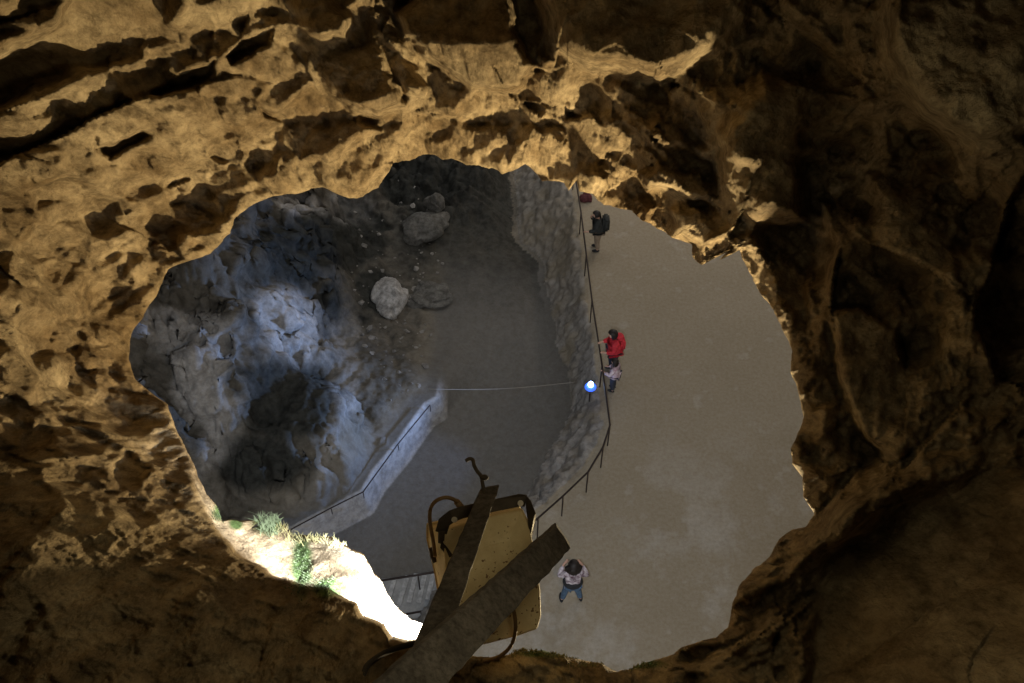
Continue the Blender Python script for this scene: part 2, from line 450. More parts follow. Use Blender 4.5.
def build_near_rock():
    rows_px = []
    # outward rows: geometric spacing in angular space
    s_in = np.concatenate([np.linspace(0, 0.42, 300), 0.42 + np.linspace(0, 1, 46)[1:] ** 1.6 * 0.58])
    qr = q_of(C0[0] + RIMR * np.cos(TH), C0[1] - RIMR * np.sin(TH))
    qc = q_of(*C0)
    qs = q_of(C0[0] + RSM * np.cos(TH), C0[1] - RSM * np.sin(TH))
    qm = q_of(C0[0] + RMD * np.cos(TH), C0[1] - RMD * np.sin(TH))
    jag = qm - qs; jag2 = qr - qm
    dq = qs - qc
    L = np.hypot(dq[:, 0], dq[:, 1])[:, None]; un = dq / L
    # far end: on the circle a = 3.0 around the view axis
    def hit(qs, un, A):
        b = (qs * un).sum(1); c = (qs ** 2).sum(1) - A * A
        return (-b + np.sqrt(b * b - c))
    LEN = hit(qs, un, 3.05)
    rows = []
    inner = 0.62        # angular span drawn finely
    for s in s_in:
        if s <= 0.42: t = s / 0.42 * inner
        else: t = None
        ln = (t if t is not None else None)
        if ln is not None: q = qs + un * ln + jag * math.exp(-ln / 0.055) + jag2 * math.exp(-ln / 0.008)
        else:
            k = (s - 0.42) / 0.58
            q = qs + un * (inner + (LEN - inner) * k)[:, None]
        rows.append(q)
    Q = np.concatenate(rows); n = len(rows)
    D = base_d(Q); U, V = px_of(Q)
    dr = dir_of(Q)
    P = CAM + dr * D[:, None]
    infr = (U > -160) & (U < 1190) & (V > -160) & (V < 850) & (np.hypot(Q[:, 0], Q[:, 1]) < 1.2)
    h = relief((P - CAM) * 1.0, U, V, infr)
    tt = np.repeat(np.arange(n), NT)
    # ease the relief right at the rim so the lip stays thin, and make it rounded
    lipw = np.clip(tt / 10.0, 0, 1)
    tpx = np.clip(tt * inner / 299.0 * F, 0, 400)
    D2 = D - h * (0.75 + 0.25 * lipw) + 0.06 * np.exp(-tpx / 3.0)
    # the shelf: everything beyond the crest falls away into the flood-lit slope
    sl = (U < 470) & (V > 470) & infr
    crest = CREST
    pol = [(190, 470)] + crest + [(440, 560), (300, 470)]
    sd = sdpoly(U[sl], V[sl], pol)
    ns = fbm(P[sl] * 7, 3, 77) * 5
    w = smooth(2.5, -3.5, sd + ns)
    deep = np.interp(U[sl], [205, 240, 300, 420], [0.15, 0.45, 0.80, 0.75])
    D2[sl] += w * (deep + np.clip(-sd - 4, 0, 60) * 0.006) + w * 0.25 * h[sl]
    D2 = np.where(np.hypot(Q[:, 0], Q[:, 1]) > 0.55, np.maximum(D2, 1.9), np.maximum(D2, 1.6))
    Vout = CAM + dr * D2[:, None]
    # rows behind the rim: throat going down, then flaring into the roof of the hall below
    first = Vout[:NT]
    ddir = dr[:NT]
    ax = (CAM + ray(*C0) * 5.0)
    axd = ray(*C0)
    rad = first - (CAM + axd * ((first - CAM) @ axd)[:, None])
    rad = rad / np.linalg.norm(rad, axis=1)[:, None]
    rad_h = rad * np.array([1, 1, 0]); rad_h /= np.linalg.norm(rad_h, axis=1)[:, None] + 1e-9
    back = []
    for k, (down, out) in enumerate([(0.03, 0.05), (0.10, 0.14), (0.22, 0.3), (0.4, 0.5), (0.65, 0.8), (0.9, 1.3), (1.1, 2.2), (1.1, 4), (1.0, 7), (0.8, 12), (0.4, 18), (-1, 26)]):
        p = first + ddir * down + (rad * min(1, 1.6 / (out + 0.6)) + rad_h * (1 - min(1, 1.6 / (out + 0.6)))) * out
        nz = fbm(p * 0.9, 4, 61) * min(0.35, out * 0.4) + fbm(p * .3, 3, 62) * min(1.0, out * 0.2)
        p = p + (rad * nz[:, None]) * 0.5; p[:, 2] += nz
        if out > 1.5:
            p[:, 2] = np.minimum(p[:, 2] * 0.4 + 20.5 * 0.6, 21.8)
        back.append(p)
    back = back[::-1]
    ALL = np.concatenate(back + [Vout]); nr = len(back) + n
    cx, cy, cz = ALL[-NT:].mean(0)
    j = np.arange(NT); j2 = (j + 1) % NT
    quads = [np.stack([i * NT + j, i * NT + j2, (i + 1) * NT + j2, (i + 1) * NT + j], 1) for i in range(nr - 1)]
    quads = np.concatenate(quads)
    zero = np.zeros(NT * len(back))
    # moss / pale attributes
    Pn = (Vout - CAM)
    moss = np.zeros(len(Vout))
    for (mu, mv, ru_, rv_) in ((302, 562, 9, 26), (268, 520, 14, 12), (330, 588, 16, 8), (220, 512, 6, 8), (545, 653, 26, 4), (640, 664, 18, 4), (236, 524, 6, 5)):
        moss = np.maximum(moss, smooth(1.6, 0.7, np.hypot((U - mu) / ru_, (V - mv) / rv_) + 0.35 * fbm(Pn * 9, 3, 88)))
    moss = np.where(infr, moss, 0)
    return ALL, quads, np.r_[zero, moss]


TAN = mat('cave limestone', (0.52, 0.415, 0.26), 0.92, var=0.5, scale=2.6, bump=0.05, bscale=8, mottle=11, mlow=.38, bedding=.6, spec=0.15, col2=(0.24, 0.17, 0.09),
          attr=['moss'], attrcol=[(0.10, 0.17, 0.045)], detail=10)
V_, Q_, moss_ = build_near_rock()
rock = np_mesh('cave_rock', V_, Q_, TAN, True, {'moss': moss_})
tag(rock, kind='structure')

# ================================================================== THE HALL FLOOR BELOW
def w2(pts, z=0.0): return [tuple(gp(u, v, z)[:2]) for u, v in pts]
LOW = -1.7                                                     # the lower path
LEDGE_TOP_PX = [(560,60),(566,120),(572,170),(580,215),(590,300),(598,350),(604,400),(607,425),(600,445),(585,470),(560,494),(535,516),(500,546),(470,575),(440,610),(420,660)]
LEDGE_BOT_PX = [(505,80),(515,150),(519,200),(522,240),(546,262),(547,292),(556,318),(557,345),(570,368),(575,402),(567,428),(551,453),(538,478),(525,501),(497,527),(468,557),(430,598),(400,660)]
STRIP_TOP_PX = [(478,110),(458,230),(447,320),(436,396),(424,403),(396,442),(372,470),(361,490),(330,506),(292,526),(240,545),(180,570)]
LT = w2(LEDGE_TOP_PX); LB = w2(LEDGE_BOT_PX, LOW); ST = w2(STRIP_TOP_PX, -0.75)
WALL_PX = [(420,90),(350,190),(352,260),(345,320),(338,370),(325,400),(290,440),(262,480),(215,540),(150,600)]
WL = w2(WALL_PX, -0.3)

def sdb(x, y, line): return sdline(x, y, line)

def terrain(x, y):
    P = np.stack([x, y, np.zeros_like(x)], 1)
    n1 = fbm(P * 0.5, 4, 101); n2 = fbm(P * 1.6, 5, 102, 0.55); n3 = fbm(P * 5, 4, 103, 0.6)
    # right: terrace, smooth trodden earth
    dT = -sdline(x, y, LT)          # positive towards the left (line runs towards the camera)
    dB = -sdline(x, y, LB)
    dS = -sdline(x, y, ST)
    dW = -sdline(x, y, WL)
    ww = n2 * 0.16 + n3 * 0.10
    dBn = dB + ww
    z = 0.02 * n1 + 0.006 * n3
    t = np.clip(dT / np.maximum(dT - np.minimum(dBn, -0.001), 0.02), 0, 1)
    inledge = (dT > 0)
    prof = np.where(t < 0.25, t * 0.35, 0.0875 + (t - 0.25) / 0.75 * 0.9125)
    zl = LOW * prof + (n2 * 0.2) * smooth(0, 0.25, t) * smooth(1.0, 0.85, t)
    far = smooth(0, 0.15, dBn)
    zlow = LOW + 0.03 * n1 + 0.012 * n3
    z = np.where(inledge, zl * (1 - far) + zlow * far, z)
    # left of the path: retaining strip in front, gentle bank behind
    ystart = smooth(gp(430, 400)[1] + 5.5, gp(430, 400)[1] + 0.2, y)
    wid = 0.34 + 4.0 * (1 - ystart)
    ds = dS + (1 - ystart) * 0.6 * n1
    lift = smooth(-wid * 0.92, 0.0, ds + 0.02 * n2)
    bank = 0.95 * lift * (0.35 + 0.65 * ystart) + smooth(0.1, 6.0, ds) * 1.3 * (1 + .5 * n1) + smooth(0.1, 1.2, ds) * (n2 * 0.12)
    z = z + np.where(dB > 0, bank * smooth(0.0, 1.0, dB), 0)
    # far bank: rough scree
    fy = smooth(26, 31, y + 2 * n1) * smooth(0.3, 1.5, dB)
    z = z + fy * (0.9 + n2 * 0.5 + n3 * 0.3)
    z = z + smooth(29.5, 40, y) * smooth(-1, 2.5, dB) * 6
    z = z + smooth(0.05, 0.5, dB) * smooth(1.2, -1, ds) * 0 
    # cave wall on the left
    dw = dW + 0.9 * n1 + 0.35 * n2
    up = np.clip(dw, 0, 30)
    Pw = P + np.stack([n1, n2, n1], 1) * 0.5
    wall = 1.15 * up ** 1.12 + smooth(0, 1.5, up) * (1.1 * fbm(Pw * 0.42, 3, 105, 0.5, True))
    # a block of dark rock standing in front of the wall
    c = gp(285, 415, 1.0); e = np.hypot((x - c[0]) / 2.2, (y - c[1]) / 1.9) + 0.22 * n2
    blk = 2.0 * smooth(1.15, 0.55, e) 
    z = z + wall + blk
    # right side far wall (hidden in shade)
    z = z + np.clip(x - 17 + n1, 0, 40) * 1.3
    return z, dict(dT=dT, dB=dBn, dS=ds, up=up, n2=n2, n1=n1, blk=e, ys=ystart)

def axis(lo, hi, step, outer, k=26):
    core = np.arange(lo, hi, step)
    g = (np.linspace(0, 1, k + 1)[1:] ** 2)
    return np.r_[(lo - g * (lo - outer[0]))[::-1], core, core[-1] + g * (outer[1] - core[-1])]
XA = axis(-19, 13.5, 0.055, (-70, 70)); YA = axis(7.5, 37, 0.055, (-50, 110))
GX, GY = np.meshgrid(XA, YA); nx, ny = len(XA), len(YA)
gx, gy = GX.ravel(), GY.ravel()
gz, tm = terrain(gx, gy)
PX = np.stack([gx, gy, gz], 1)
Z2 = gz.reshape(ny, nx); dzx = np.gradient(Z2, XA, axis=1); dzy = np.gradient(Z2, YA, axis=0)
NN = np.stack([-dzx.ravel(), -dzy.ravel(), np.ones(nx * ny)], 1); NN /= np.linalg.norm(NN, axis=1)[:, None]
led = (tm['dT'] > 0) * smooth(0, 0.25, tm['dT']) * smooth(0.15, -0.1, tm['dB'])
rgh = smooth(0.25, 1.3, tm['dS']) * (tm['dB'] > 0.3)
wal = smooth(0.0, 1.2, tm['up']); bk = smooth(1.25, .85, tm['blk'])
W3 = np.stack([fbm(PX * 0.8 + k * 9, 3, 140 + k) for k in range(3)], 1) * .4
disp = np.maximum(wal, bk * .7) * (0.42 * fbm(PX * 0.55, 4, 150, .55) + 0.40 * facets((PX + W3) * 0.75, 151, 1, .35, .16) + 0.15 * facets((PX + W3) * 2.0, 152, 1, .3, .35) + .17 * fbm((PX + W3) * 1.7, 6, 153, .62, True) + .05 * fbm(PX * 7, 4, 158, .65))
disp += np.maximum(rgh * .8, led) * (0.10 * facets((PX + W3) * 2.2, 154, 1, .4, .2) + 0.09 * fbm(PX * 2.6, 5, 155, .6, True)) + led * 0.10 * fbm(PX * 5, 4, 156, .65)
disp += np.maximum(np.maximum(rgh, led), wal) * 0.03 * facets(PX * 7, 157, 1, .4, .25)
PX = PX + NN * disp[:, None]
ii = (np.arange(ny - 1)[:, None] * nx + np.arange(nx - 1)[None]).ravel()
GQ = np.stack([ii, ii + 1, ii + nx + 1, ii + nx], 1)
# rock colours: pale flowstone, dark crust, plus lamp light painted on the ledge
def pix(P):
    d = P - CAM; z = d @ FW
    return CU + (d @ RT) / z * F, CV - (d @ UP) / z * F
tu, tv = pix(PX)
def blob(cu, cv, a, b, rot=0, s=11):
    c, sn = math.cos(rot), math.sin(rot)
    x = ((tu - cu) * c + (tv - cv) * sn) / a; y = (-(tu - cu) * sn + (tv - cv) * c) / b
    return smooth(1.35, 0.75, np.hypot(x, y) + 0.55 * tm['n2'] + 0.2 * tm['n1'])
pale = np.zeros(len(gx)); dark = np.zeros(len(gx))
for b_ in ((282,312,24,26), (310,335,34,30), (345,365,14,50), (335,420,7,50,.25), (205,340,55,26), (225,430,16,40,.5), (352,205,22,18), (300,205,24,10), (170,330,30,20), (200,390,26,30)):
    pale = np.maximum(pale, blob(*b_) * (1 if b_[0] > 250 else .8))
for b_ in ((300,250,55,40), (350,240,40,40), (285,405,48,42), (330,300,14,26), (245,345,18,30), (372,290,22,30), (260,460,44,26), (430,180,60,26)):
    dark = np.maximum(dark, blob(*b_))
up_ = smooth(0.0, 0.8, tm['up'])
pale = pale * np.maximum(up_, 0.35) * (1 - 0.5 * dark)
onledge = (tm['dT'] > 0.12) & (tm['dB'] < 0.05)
pale = np.maximum(pale, np.where(onledge, .40 + .45 * smooth(260, 390, tv), 0) * smooth(-0.5, 0.2, tm['n2']))  # ledge paler towards the blue lamp, its brightness put into the colour
rough_ = np.where((tm['dB'] > 0.1), np.maximum(smooth(0.2, 1.2, tm['dS']), smooth(26, 30, gy)), 0)
strip = smooth(0.06, -.04, tm['dS']) * smooth(-.36, -.31, tm['dS']) * (tm['dB'] > 1) * smooth(.8, 1, tm['ys'])
pale = np.maximum(pale, strip * 0.8)
rough_ = np.maximum(rough_, np.where(onledge, .35, 0))
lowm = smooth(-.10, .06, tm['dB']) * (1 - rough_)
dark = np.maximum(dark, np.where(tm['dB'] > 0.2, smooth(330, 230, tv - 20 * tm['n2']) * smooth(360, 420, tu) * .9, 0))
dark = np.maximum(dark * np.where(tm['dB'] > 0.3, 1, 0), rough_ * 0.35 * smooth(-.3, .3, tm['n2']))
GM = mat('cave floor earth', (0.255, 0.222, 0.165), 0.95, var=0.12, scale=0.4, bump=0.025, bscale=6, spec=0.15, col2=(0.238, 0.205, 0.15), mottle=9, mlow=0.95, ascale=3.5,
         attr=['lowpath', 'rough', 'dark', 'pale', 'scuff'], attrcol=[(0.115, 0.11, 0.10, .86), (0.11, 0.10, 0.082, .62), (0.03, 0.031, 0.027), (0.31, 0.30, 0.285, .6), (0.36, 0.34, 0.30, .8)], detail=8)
PP = np.stack([gx, gy, gx * 0], 1)
sc_n = fbm(PP * 0.9, 6, 120, .65)
scuff = np.where(tm['dT'] < 0, smooth(20, 14.5, gy + 1.2 * sc_n) * smooth(-0.1, 0.35, sc_n) * 0.6, 0)
scuff = np.maximum(scuff, np.where(tm['dT'] < 0, smooth(0.42, 0.6, fbm(PP * 3, 4, 121)) * 0.35, 0))
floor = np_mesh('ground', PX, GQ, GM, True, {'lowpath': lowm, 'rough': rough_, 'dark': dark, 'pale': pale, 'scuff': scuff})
tag(floor, kind='structure')

def gz_at(x, y):
    return float(terrain(np.array([x]), np.array([y]))[0][0])

def ground_at(u, v, z0=0.0):
    """first hit of the pixel's ray with the ground"""
    z = z0
    for _ in range(12):
        p = gp(u, v, z); z = 0.5 * z + 0.5 * gz_at(p[0], p[1])
    p = gp(u, v, z)
    return Vector((p[0], p[1], gz_at(p[0], p[1])))

# ---- boulders
ROCKM = mat('pale boulder', (0.40, 0.39, 0.37), 0.9, mottle=6, var=0.35, scale=2.2, bump=0.03, bscale=8)
ROCKG = mat('grey boulder', (0.13, 0.125, 0.11), 0.9, mottle=6, var=0.4, scale=2.2, bump=0.03, bscale=8)
def boulder(u, v, size, m, label, seed, rz=0.0, name='boulder'):
    c = ground_at(u, v)
    bm = bmesh.new(); bmesh.ops.create_icosphere(bm, subdivisions=5, radius=1.0)
    P = np.array([vv.co[:] for vv in bm.verts])
    n = 0.34 * facets(P * 1.0 + seed, seed, 1.0, 0.5, .12) + 0.16 * fbm(P * 1.3 + seed, 4, seed) + 0.05 * fbm(P * 5, 4, seed + 3)
    P = P * (1 + n)[:, None]
    cz, sn = math.cos(rz), math.sin(rz)
    for vv, p in zip(bm.verts, P):
        x, y, z = p[0] * size[0], p[1] * size[1], p[2] * size[2]
        vv.co = (c.x + x * cz - y * sn, c.y + x * sn + y * cz, c.z + z + size[2] * 0.35)
    o = bobj(name, bm, m, None, True)
    tag(o, label, 'boulder', 'boulders on the cave floor')
boulder(390, 301, (0.62, 0.80, 0.5), ROCKM, 'large pale rounded boulder, brightest, beside the dark cave wall', 3)
boulder(426, 230, (0.95, 0.62, 0.45), ROCKG, 'grey wedge shaped boulder far back on the dark scree', 8, 0.5)
boulder(435, 208, (0.42, 0.36, 0.4), ROCKG, 'small grey stone leaning on top of the wedge shaped boulder', 12)
boulder(431, 296, (0.75, 0.62, 0.22), ROCKG, 'low flat grey boulder right of the pale rounded boulder', 15)

# ---- rubble on the bank and at the foot of the cave wall
bm = bmesh.new(); rr_ = random.Random(5)
for _ in range(230):
    u, v = rr_.gauss(400, 40), rr_.gauss(300, 75)
    q = gp(u, v, -.5)
    dSv = -sdline(np.array([q[0]]), np.array([q[1]]), ST)[0]
    if dSv < .5 or v > 400 or u < 350: continue
    k = int(np.clip(np.searchsorted(YA, q[1]), 0, ny - 1)) * nx + int(np.clip(np.searchsorted(XA, q[0]), 0, nx - 1))
    c = Vector(PX[k]); r_ = .035 + .12 * rr_.random() ** 4
    g_ = bmesh.ops.create_icosphere(bm, subdivisions=1, radius=r_, matrix=Matrix.Translation(c) @ Matrix.Rotation(rr_.random() * 6, 4, 'Z') @ Matrix.Diagonal((rr_.uniform(.7, 1.4), rr_.uniform(.6, 1.1), rr_.uniform(.4, .8), 1)))
    for vv in g_['verts']: vv.co += Vector((rr_.gauss(0, 1), rr_.gauss(0, 1), rr_.gauss(0, 1))) * r_ * .16
tag(bobj('rubble', bm, mat('rubble stone', (0.24, 0.225, 0.20), .9, var=.6, scale=1.3)), 'scattered small stones on the dark bank below the cave wall', 'rubble', kind='stuff')

# ---- railing along the terrace edge
RAILM = mat('dark railing steel', (0.035, 0.025, 0.022), 0.55, 0.4, var=0.3, scale=20)
def railing(px, zfun, h, label, name='railing', step=2.6, rails=(1.0,), m=RAILM, off=0.0, r=0.028):
    pts = [Vector(gp(u, v, zfun + h)) - Vector((0, 0, h)) for u, v in px]
    root = empty(name, pts[0], label, 'railing')
    for k in rails:
        bm = bmesh.new(); tube(bm, [p + Vector((0, 0, h * k)) for p in pts], r if k == 1.0 else r * .7, 8)
        bobj('rail', bm, m, root, True)
    for a, b in zip(pts[:-1], pts[1:]):
        n = max(1, round((b - a).length / step))
        for i in range(n):
            p = a.lerp(b, i / n)
            bm = bmesh.new(); tube(bm, [p - Vector((0, 0, .1)), p + Vector((0, 0, h))], r * .7, 8); bobj('post', bm, m, root, True)
    p = pts[-1]; bm = bmesh.new(); tube(bm, [p - Vector((0, 0, .1)), p + Vector((0, 0, h))], r * .7, 8); bobj('post', bm, m, root, True)
    return root
railing([(567,120),(574,168),(581,212),(592,300),(602,365),(610,425),(603,447),(588,472),(563,496),(538,518),(505,548),(480,572)], 0.0, 0.0 + 1.0,
        'dark steel railing along the edge of the beige terrace above the stone ledge')
railing([(430,405),(398,444),(363,492),(331,508),(290,530),(250,548)], -0.8, 0.22, 'thin dark steel railing along the top of the pale sloping kerb of the lower path', name='path_railing', r=0.02)

# barrier rope across the lower path
a = ground_at(429, 404) + Vector((0, 0, 0.75)); b = Vector(gp(590, 382, -0.1)) + Vector((-0.45, 0, 0.0))
bm = bmesh.new(); tube(bm, [a.lerp(b, k / 14) - Vector((0, 0, 0.16 * math.sin(math.pi * k / 14))) for k in range(15)], 0.009, 6)
tag(bobj('barrier_rope', bm, mat('pale rope', (0.22, 0.2, 0.17), 0.8), None, True), 'thin pale rope strung across the dark lower path', 'rope')

# steps and their railing at the bottom of the lower path (seen between the white rock and the floodlight)
STEPM = mat('worn concrete steps', (0.26, 0.26, 0.25), 0.85, var=0.3, scale=5)
EDGEM = mat('pale step planks', (0.36, 0.36, 0.35), 0.8, var=0.4, scale=6)
g = Vector(gp(398, 596, LOW)); st = empty('stepped_walkway', (g.x, g.y, LOW), 'concrete walkway with pale worn boards beside the floodlit white rock', 'walkway')
def wbox(bm, c, s, rz=0.0):
    M = Matrix.Translation(c) @ Matrix.Rotation(rz, 4, 'Z') @ Matrix.Diagonal((*s, 1))
    bmesh.ops.create_cube(bm, size=1.0, matrix=M)
bm = bmesh.new(); c = Vector(gp(402, 600, LOW)); wbox(bm, (c.x, c.y, LOW + 0.05), (3.2, 1.3, 0.16), R(6)); bobj('slab', bm, STEPM, st)
for u, v in ((391,592),(404,589),(413,587),(422,588),(431,585)):
    c = Vector(gp(u, v + 4, LOW)); bm = bmesh.new(); wbox(bm, (c.x, c.y, LOW + 0.16), (0.13, 0.85 + 0.1 * random.random(), 0.06), R(-8 + random.uniform(-4, 4)))
    bobj('board', bm, EDGEM, st)
def hrail(px, z, label):
    pts = [Vector(gp(u, v, z)) for u, v in px]
    root = empty('walkway_railing', (pts[0].x, pts[0].y, LOW), label, 'railing', 'railings of the stepped walkway')
    bm = bmesh.new(); tube(bm, pts, 0.03, 8); bobj('rail', bm, RAILM, root, True)
    for p in pts:
        bm = bmesh.new(); tube(bm, [(p.x, p.y, LOW), p], 0.02, 8); bobj('post', bm, RAILM, root, True)
hrail([(372,582),(418,575),(470,566)], LOW + 1.0, 'dark handrail on the far side of the pale walkway boards')
hrail([(385,618),(440,608),(490,598)], LOW + 0.5, 'dark handrail on the near side of the pale walkway boards')

# blue lamp on the terrace edge
lp = Vector(gp(590.5, 387, 0.5))
lroot = empty('led_floodlight', (lp.x, lp.y, 0), 'glowing blue white lamp on a short stake inside the terrace railing', 'lamp')
bm = bmesh.new(); tube(bm, [(lp.x, lp.y, -0.2), (lp.x, lp.y, 0.48)], 0.02, 8); bobj('stake', bm, RAILM, lroot, True)
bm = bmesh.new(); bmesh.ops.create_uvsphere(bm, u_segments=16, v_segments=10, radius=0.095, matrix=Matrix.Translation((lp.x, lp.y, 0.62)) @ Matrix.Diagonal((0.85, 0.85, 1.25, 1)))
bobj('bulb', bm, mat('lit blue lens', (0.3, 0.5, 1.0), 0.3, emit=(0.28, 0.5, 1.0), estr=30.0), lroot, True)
bm = bmesh.new(); bmesh.ops.create_cone(bm, cap_ends=True, segments=16, radius1=0.16, radius2=0.10, depth=0.06, matrix=Matrix.Translation((lp.x, lp.y, 0.46)))
bobj('housing', bm, RAILM, lroot, True)
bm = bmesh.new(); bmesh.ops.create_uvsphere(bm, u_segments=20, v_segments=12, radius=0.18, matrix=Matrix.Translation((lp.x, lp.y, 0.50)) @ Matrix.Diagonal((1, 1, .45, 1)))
bobj('halo', bm, mat('blue lit diffuser', (0.1, 0.2, 0.6), 0.4, emit=(0.03, 0.12, 0.9), estr=1.2), lroot, True)  # glowing shell added to imitate the bloom around the lamp

def glow(name, loc, energy, col, rad=0.05, spot=None, target=None, blend=0.5):
    l = bpy.data.lights.new(name, 'SPOT' if spot else 'POINT'); l.energy = energy; l.color = col; l.shadow_soft_size = rad
    o = bpy.data.objects.new(name, l); o.location = loc; COL.objects.link(o)
    if spot:
        l.spot_size = R(spot); l.spot_blend = blend
        o.rotation_euler = (Vector(target) - Vector(loc)).to_track_quat('-Z', 'Y').to_euler()
    return o
# ================================================================== people
SKINM = mat('skin', (0.50, 0.30, 0.22), 0.6)
HAIRM = mat('dark hair', (0.018, 0.013, 0.011), 0.5, var=0.3, scale=60, bump=0.004, bscale=60)
def skel(name, V, E, m, parent, sub=2):
    """V: {key:(pos, radius)}; E: key pairs -> continuous skinned surface"""
    keys = list(V); idx = {k: i for i, k in enumerate(keys)}
    me = bpy.data.meshes.new(name)
    me.from_pydata([V[k][0] for k in keys], [(idx[a], idx[b]) for a, b in E], [])
    o = bpy.data.objects.new(name, me); link(o, parent)
    md = o.modifiers.new('skin', 'SKIN'); md.use_smooth_shade = True
    me.skin_vertices.new() if not me.skin_vertices else None
    for k, i in idx.items():
        r = V[k][1]; r = r if isinstance(r, tuple) else (r, r)
        me.skin_vertices[0].data[i].radius = r
        me.skin_vertices[0].data[i].use_root = (i == 0)
    s = o.modifiers.new('sub', 'SUBSURF'); s.levels = sub; s.render_levels = sub
    me.materials.append(m)
    return o

def lerp3(a, b, t): return tuple(a[i] + (b[i] - a[i]) * t for i in range(3))

def person(loc, heading, h, arms, top, trousers, shoes, label, group=None, stance=0.13, lean=0.0, hair_len=0.0, head_tilt=0.05, extra=None, topname='jacket', bulk=1.0):
    s = h / 1.68
    root = empty('person', loc, label, 'person', group, heading)
    S = lambda p: tuple(c * s for c in p)
    ly = lean
    J = dict(pelvis=(0, 0, .94), waist=(0, .01 + ly * .3, 1.08), chest=(0, .01 + ly * .8, 1.28), neck=(0, .0 + ly, 1.43), neck2=(0, .02 + ly, 1.485), jaw=(0, .045 + ly + head_tilt, 1.545), head=(0, .035 + ly + head_tilt, 1.62))
    V = {}; E = []
    rad = dict(pelvis=(.135, .10), waist=(.115, .088), chest=(.15, .105), neck=(.07, .06), neck2=(.052, .052), jaw=(.065, .075), head=(.082, .095))
    for k in J: V[k] = (S(J[k]), tuple(r * s for r in rad[k]))
    ks = list(J); E += list(zip(ks[:-1], ks[1:]))
    V['crown'] = (S((0, .03 + ly + head_tilt, 1.675)), (.05 * s, .06 * s)); E.append(('head', 'crown'))
    V['nose'] = (S((0, .14 + ly + head_tilt, 1.60)), .014 * s); E.append(('head', 'nose'))
    cl = {}; ce = []
    tr = {}; te = []
    for sd, sg in (('l', -1), ('r', 1)):
        sh = (sg * .165, ly * .95, 1.385); el, wr, hd = arms[sd]
        up = lerp3(sh, el, .5); fo = lerp3(el, wr, .45)
        for k, p, r in (('sh', sh, .062), ('up', up, .05), ('el', el, .042), ('fo', fo, .04), ('wr', wr, .027), ('palm', lerp3(wr, hd, .55), (.034, .022))):
            V[k + sd] = (S(p), tuple(c * s for c in r) if isinstance(r, tuple) else r * s)
        E += [('chest', 'sh' + sd), ('sh' + sd, 'up' + sd), ('up' + sd, 'el' + sd), ('el' + sd, 'fo' + sd), ('fo' + sd, 'wr' + sd), ('wr' + sd, 'palm' + sd)]
        dv = Vector(hd) - Vector(wr); dv.normalize(); side = dv.cross(Vector((0, 0, 1))); side = side.normalized() if side.length > .1 else Vector((1, 0, 0))
        pm = Vector(lerp3(wr, hd, .55))
        for k, off in enumerate((-.027, -.009, .009, .027)):
            b = pm + dv * .045 + side * off; c = b + dv * (.035, .045, .04, .03)[k] + Vector((0, 0, -.012))
            V['f%d%s' % (k, sd)] = (S(b), .0095 * s); V['g%d%s' % (k, sd)] = (S(c), .0075 * s)
            E += [('palm' + sd, 'f%d%s' % (k, sd)), ('f%d%s' % (k, sd), 'g%d%s' % (k, sd))]
        tb = pm + side * (-sg * .045) + dv * .01; V['th' + sd] = (S(tb), .010 * s); E.append(('palm' + sd, 'th' + sd))
        hip = (sg * .09, 0, .88); st_ = stance
        kn = (sg * (.09 + st_ * .4), .04, .49); an = (sg * (.08 + st_), -.01, .09); toe = (sg * (.09 + st_ * 1.1), .15, .035)
        for k, p, r in (('hip', hip, .085), ('thi', lerp3(hip, kn, .5), .075), ('kn', kn, .055), ('calf', lerp3(kn, an, .35), .052), ('an', an, .036), ('toe', toe, (.035, .025))):
            V[k + sd] = (S(p), tuple(c * s for c in r) if isinstance(r, tuple) else r * s)
        E += [('pelvis', 'hip' + sd), ('hip' + sd, 'thi' + sd), ('thi' + sd, 'kn' + sd), ('kn' + sd, 'calf' + sd), ('calf' + sd, 'an' + sd), ('an' + sd, 'toe' + sd)]
        bm = bmesh.new()
        bmesh.ops.create_uvsphere(bm, u_segments=14, v_segments=8, radius=1.0, matrix=Matrix.Translation(S(((an[0] + toe[0]) / 2, (an[1] + toe[1]) / 2 - .01, .05))) @ Matrix.Diagonal((.055 * s, .145 * s, .055 * s, 1)))
        o = bobj('shoe', bm, shoes, None, True); o.parent = root
    skel('body', V, E, SKINM, root)
    G = lambda k, f=1.0, a=0.0: (V[k][0], tuple(c * f + a for c in (V[k][1] if isinstance(V[k][1], tuple) else (V[k][1],) * 2)))
    ck = ['waist', 'chest', 'neck']
    Bk = bulk
    cl = {'waist': G('waist', 1.22, .015), 'chest': G('chest', 1.12, .018), 'neck': G('neck', 1.05, .006), 'hem': (S((0, .0, .93)), (.165 * s, .13 * s))}
    ce = [('hem', 'waist'), ('waist', 'chest'), ('chest', 'neck')]
    for sd in 'lr':
        for k in ('sh', 'up', 'el', 'fo'): cl[k + sd] = G(k + sd, 1.12, .012)
        cl['cf' + sd] = (lerp3(V['fo' + sd][0], V['wr' + sd][0], .85), (.04 * s, .036 * s))
        ce += [('chest', 'sh' + sd), ('sh' + sd, 'up' + sd), ('up' + sd, 'el' + sd), ('el' + sd, 'fo' + sd), ('fo' + sd, 'cf' + sd)]
    cl = {k: (p, tuple(c * (bulk if k in ('waist', 'chest', 'hem') else 1 + (bulk - 1) * .7) for c in (r if isinstance(r, tuple) else (r, r)))) for k, (p, r) in cl.items()}
    skel(topname, cl, ce, top, root)
    tr = {'pelvis': G('pelvis', 1.08, .01)}; te = []
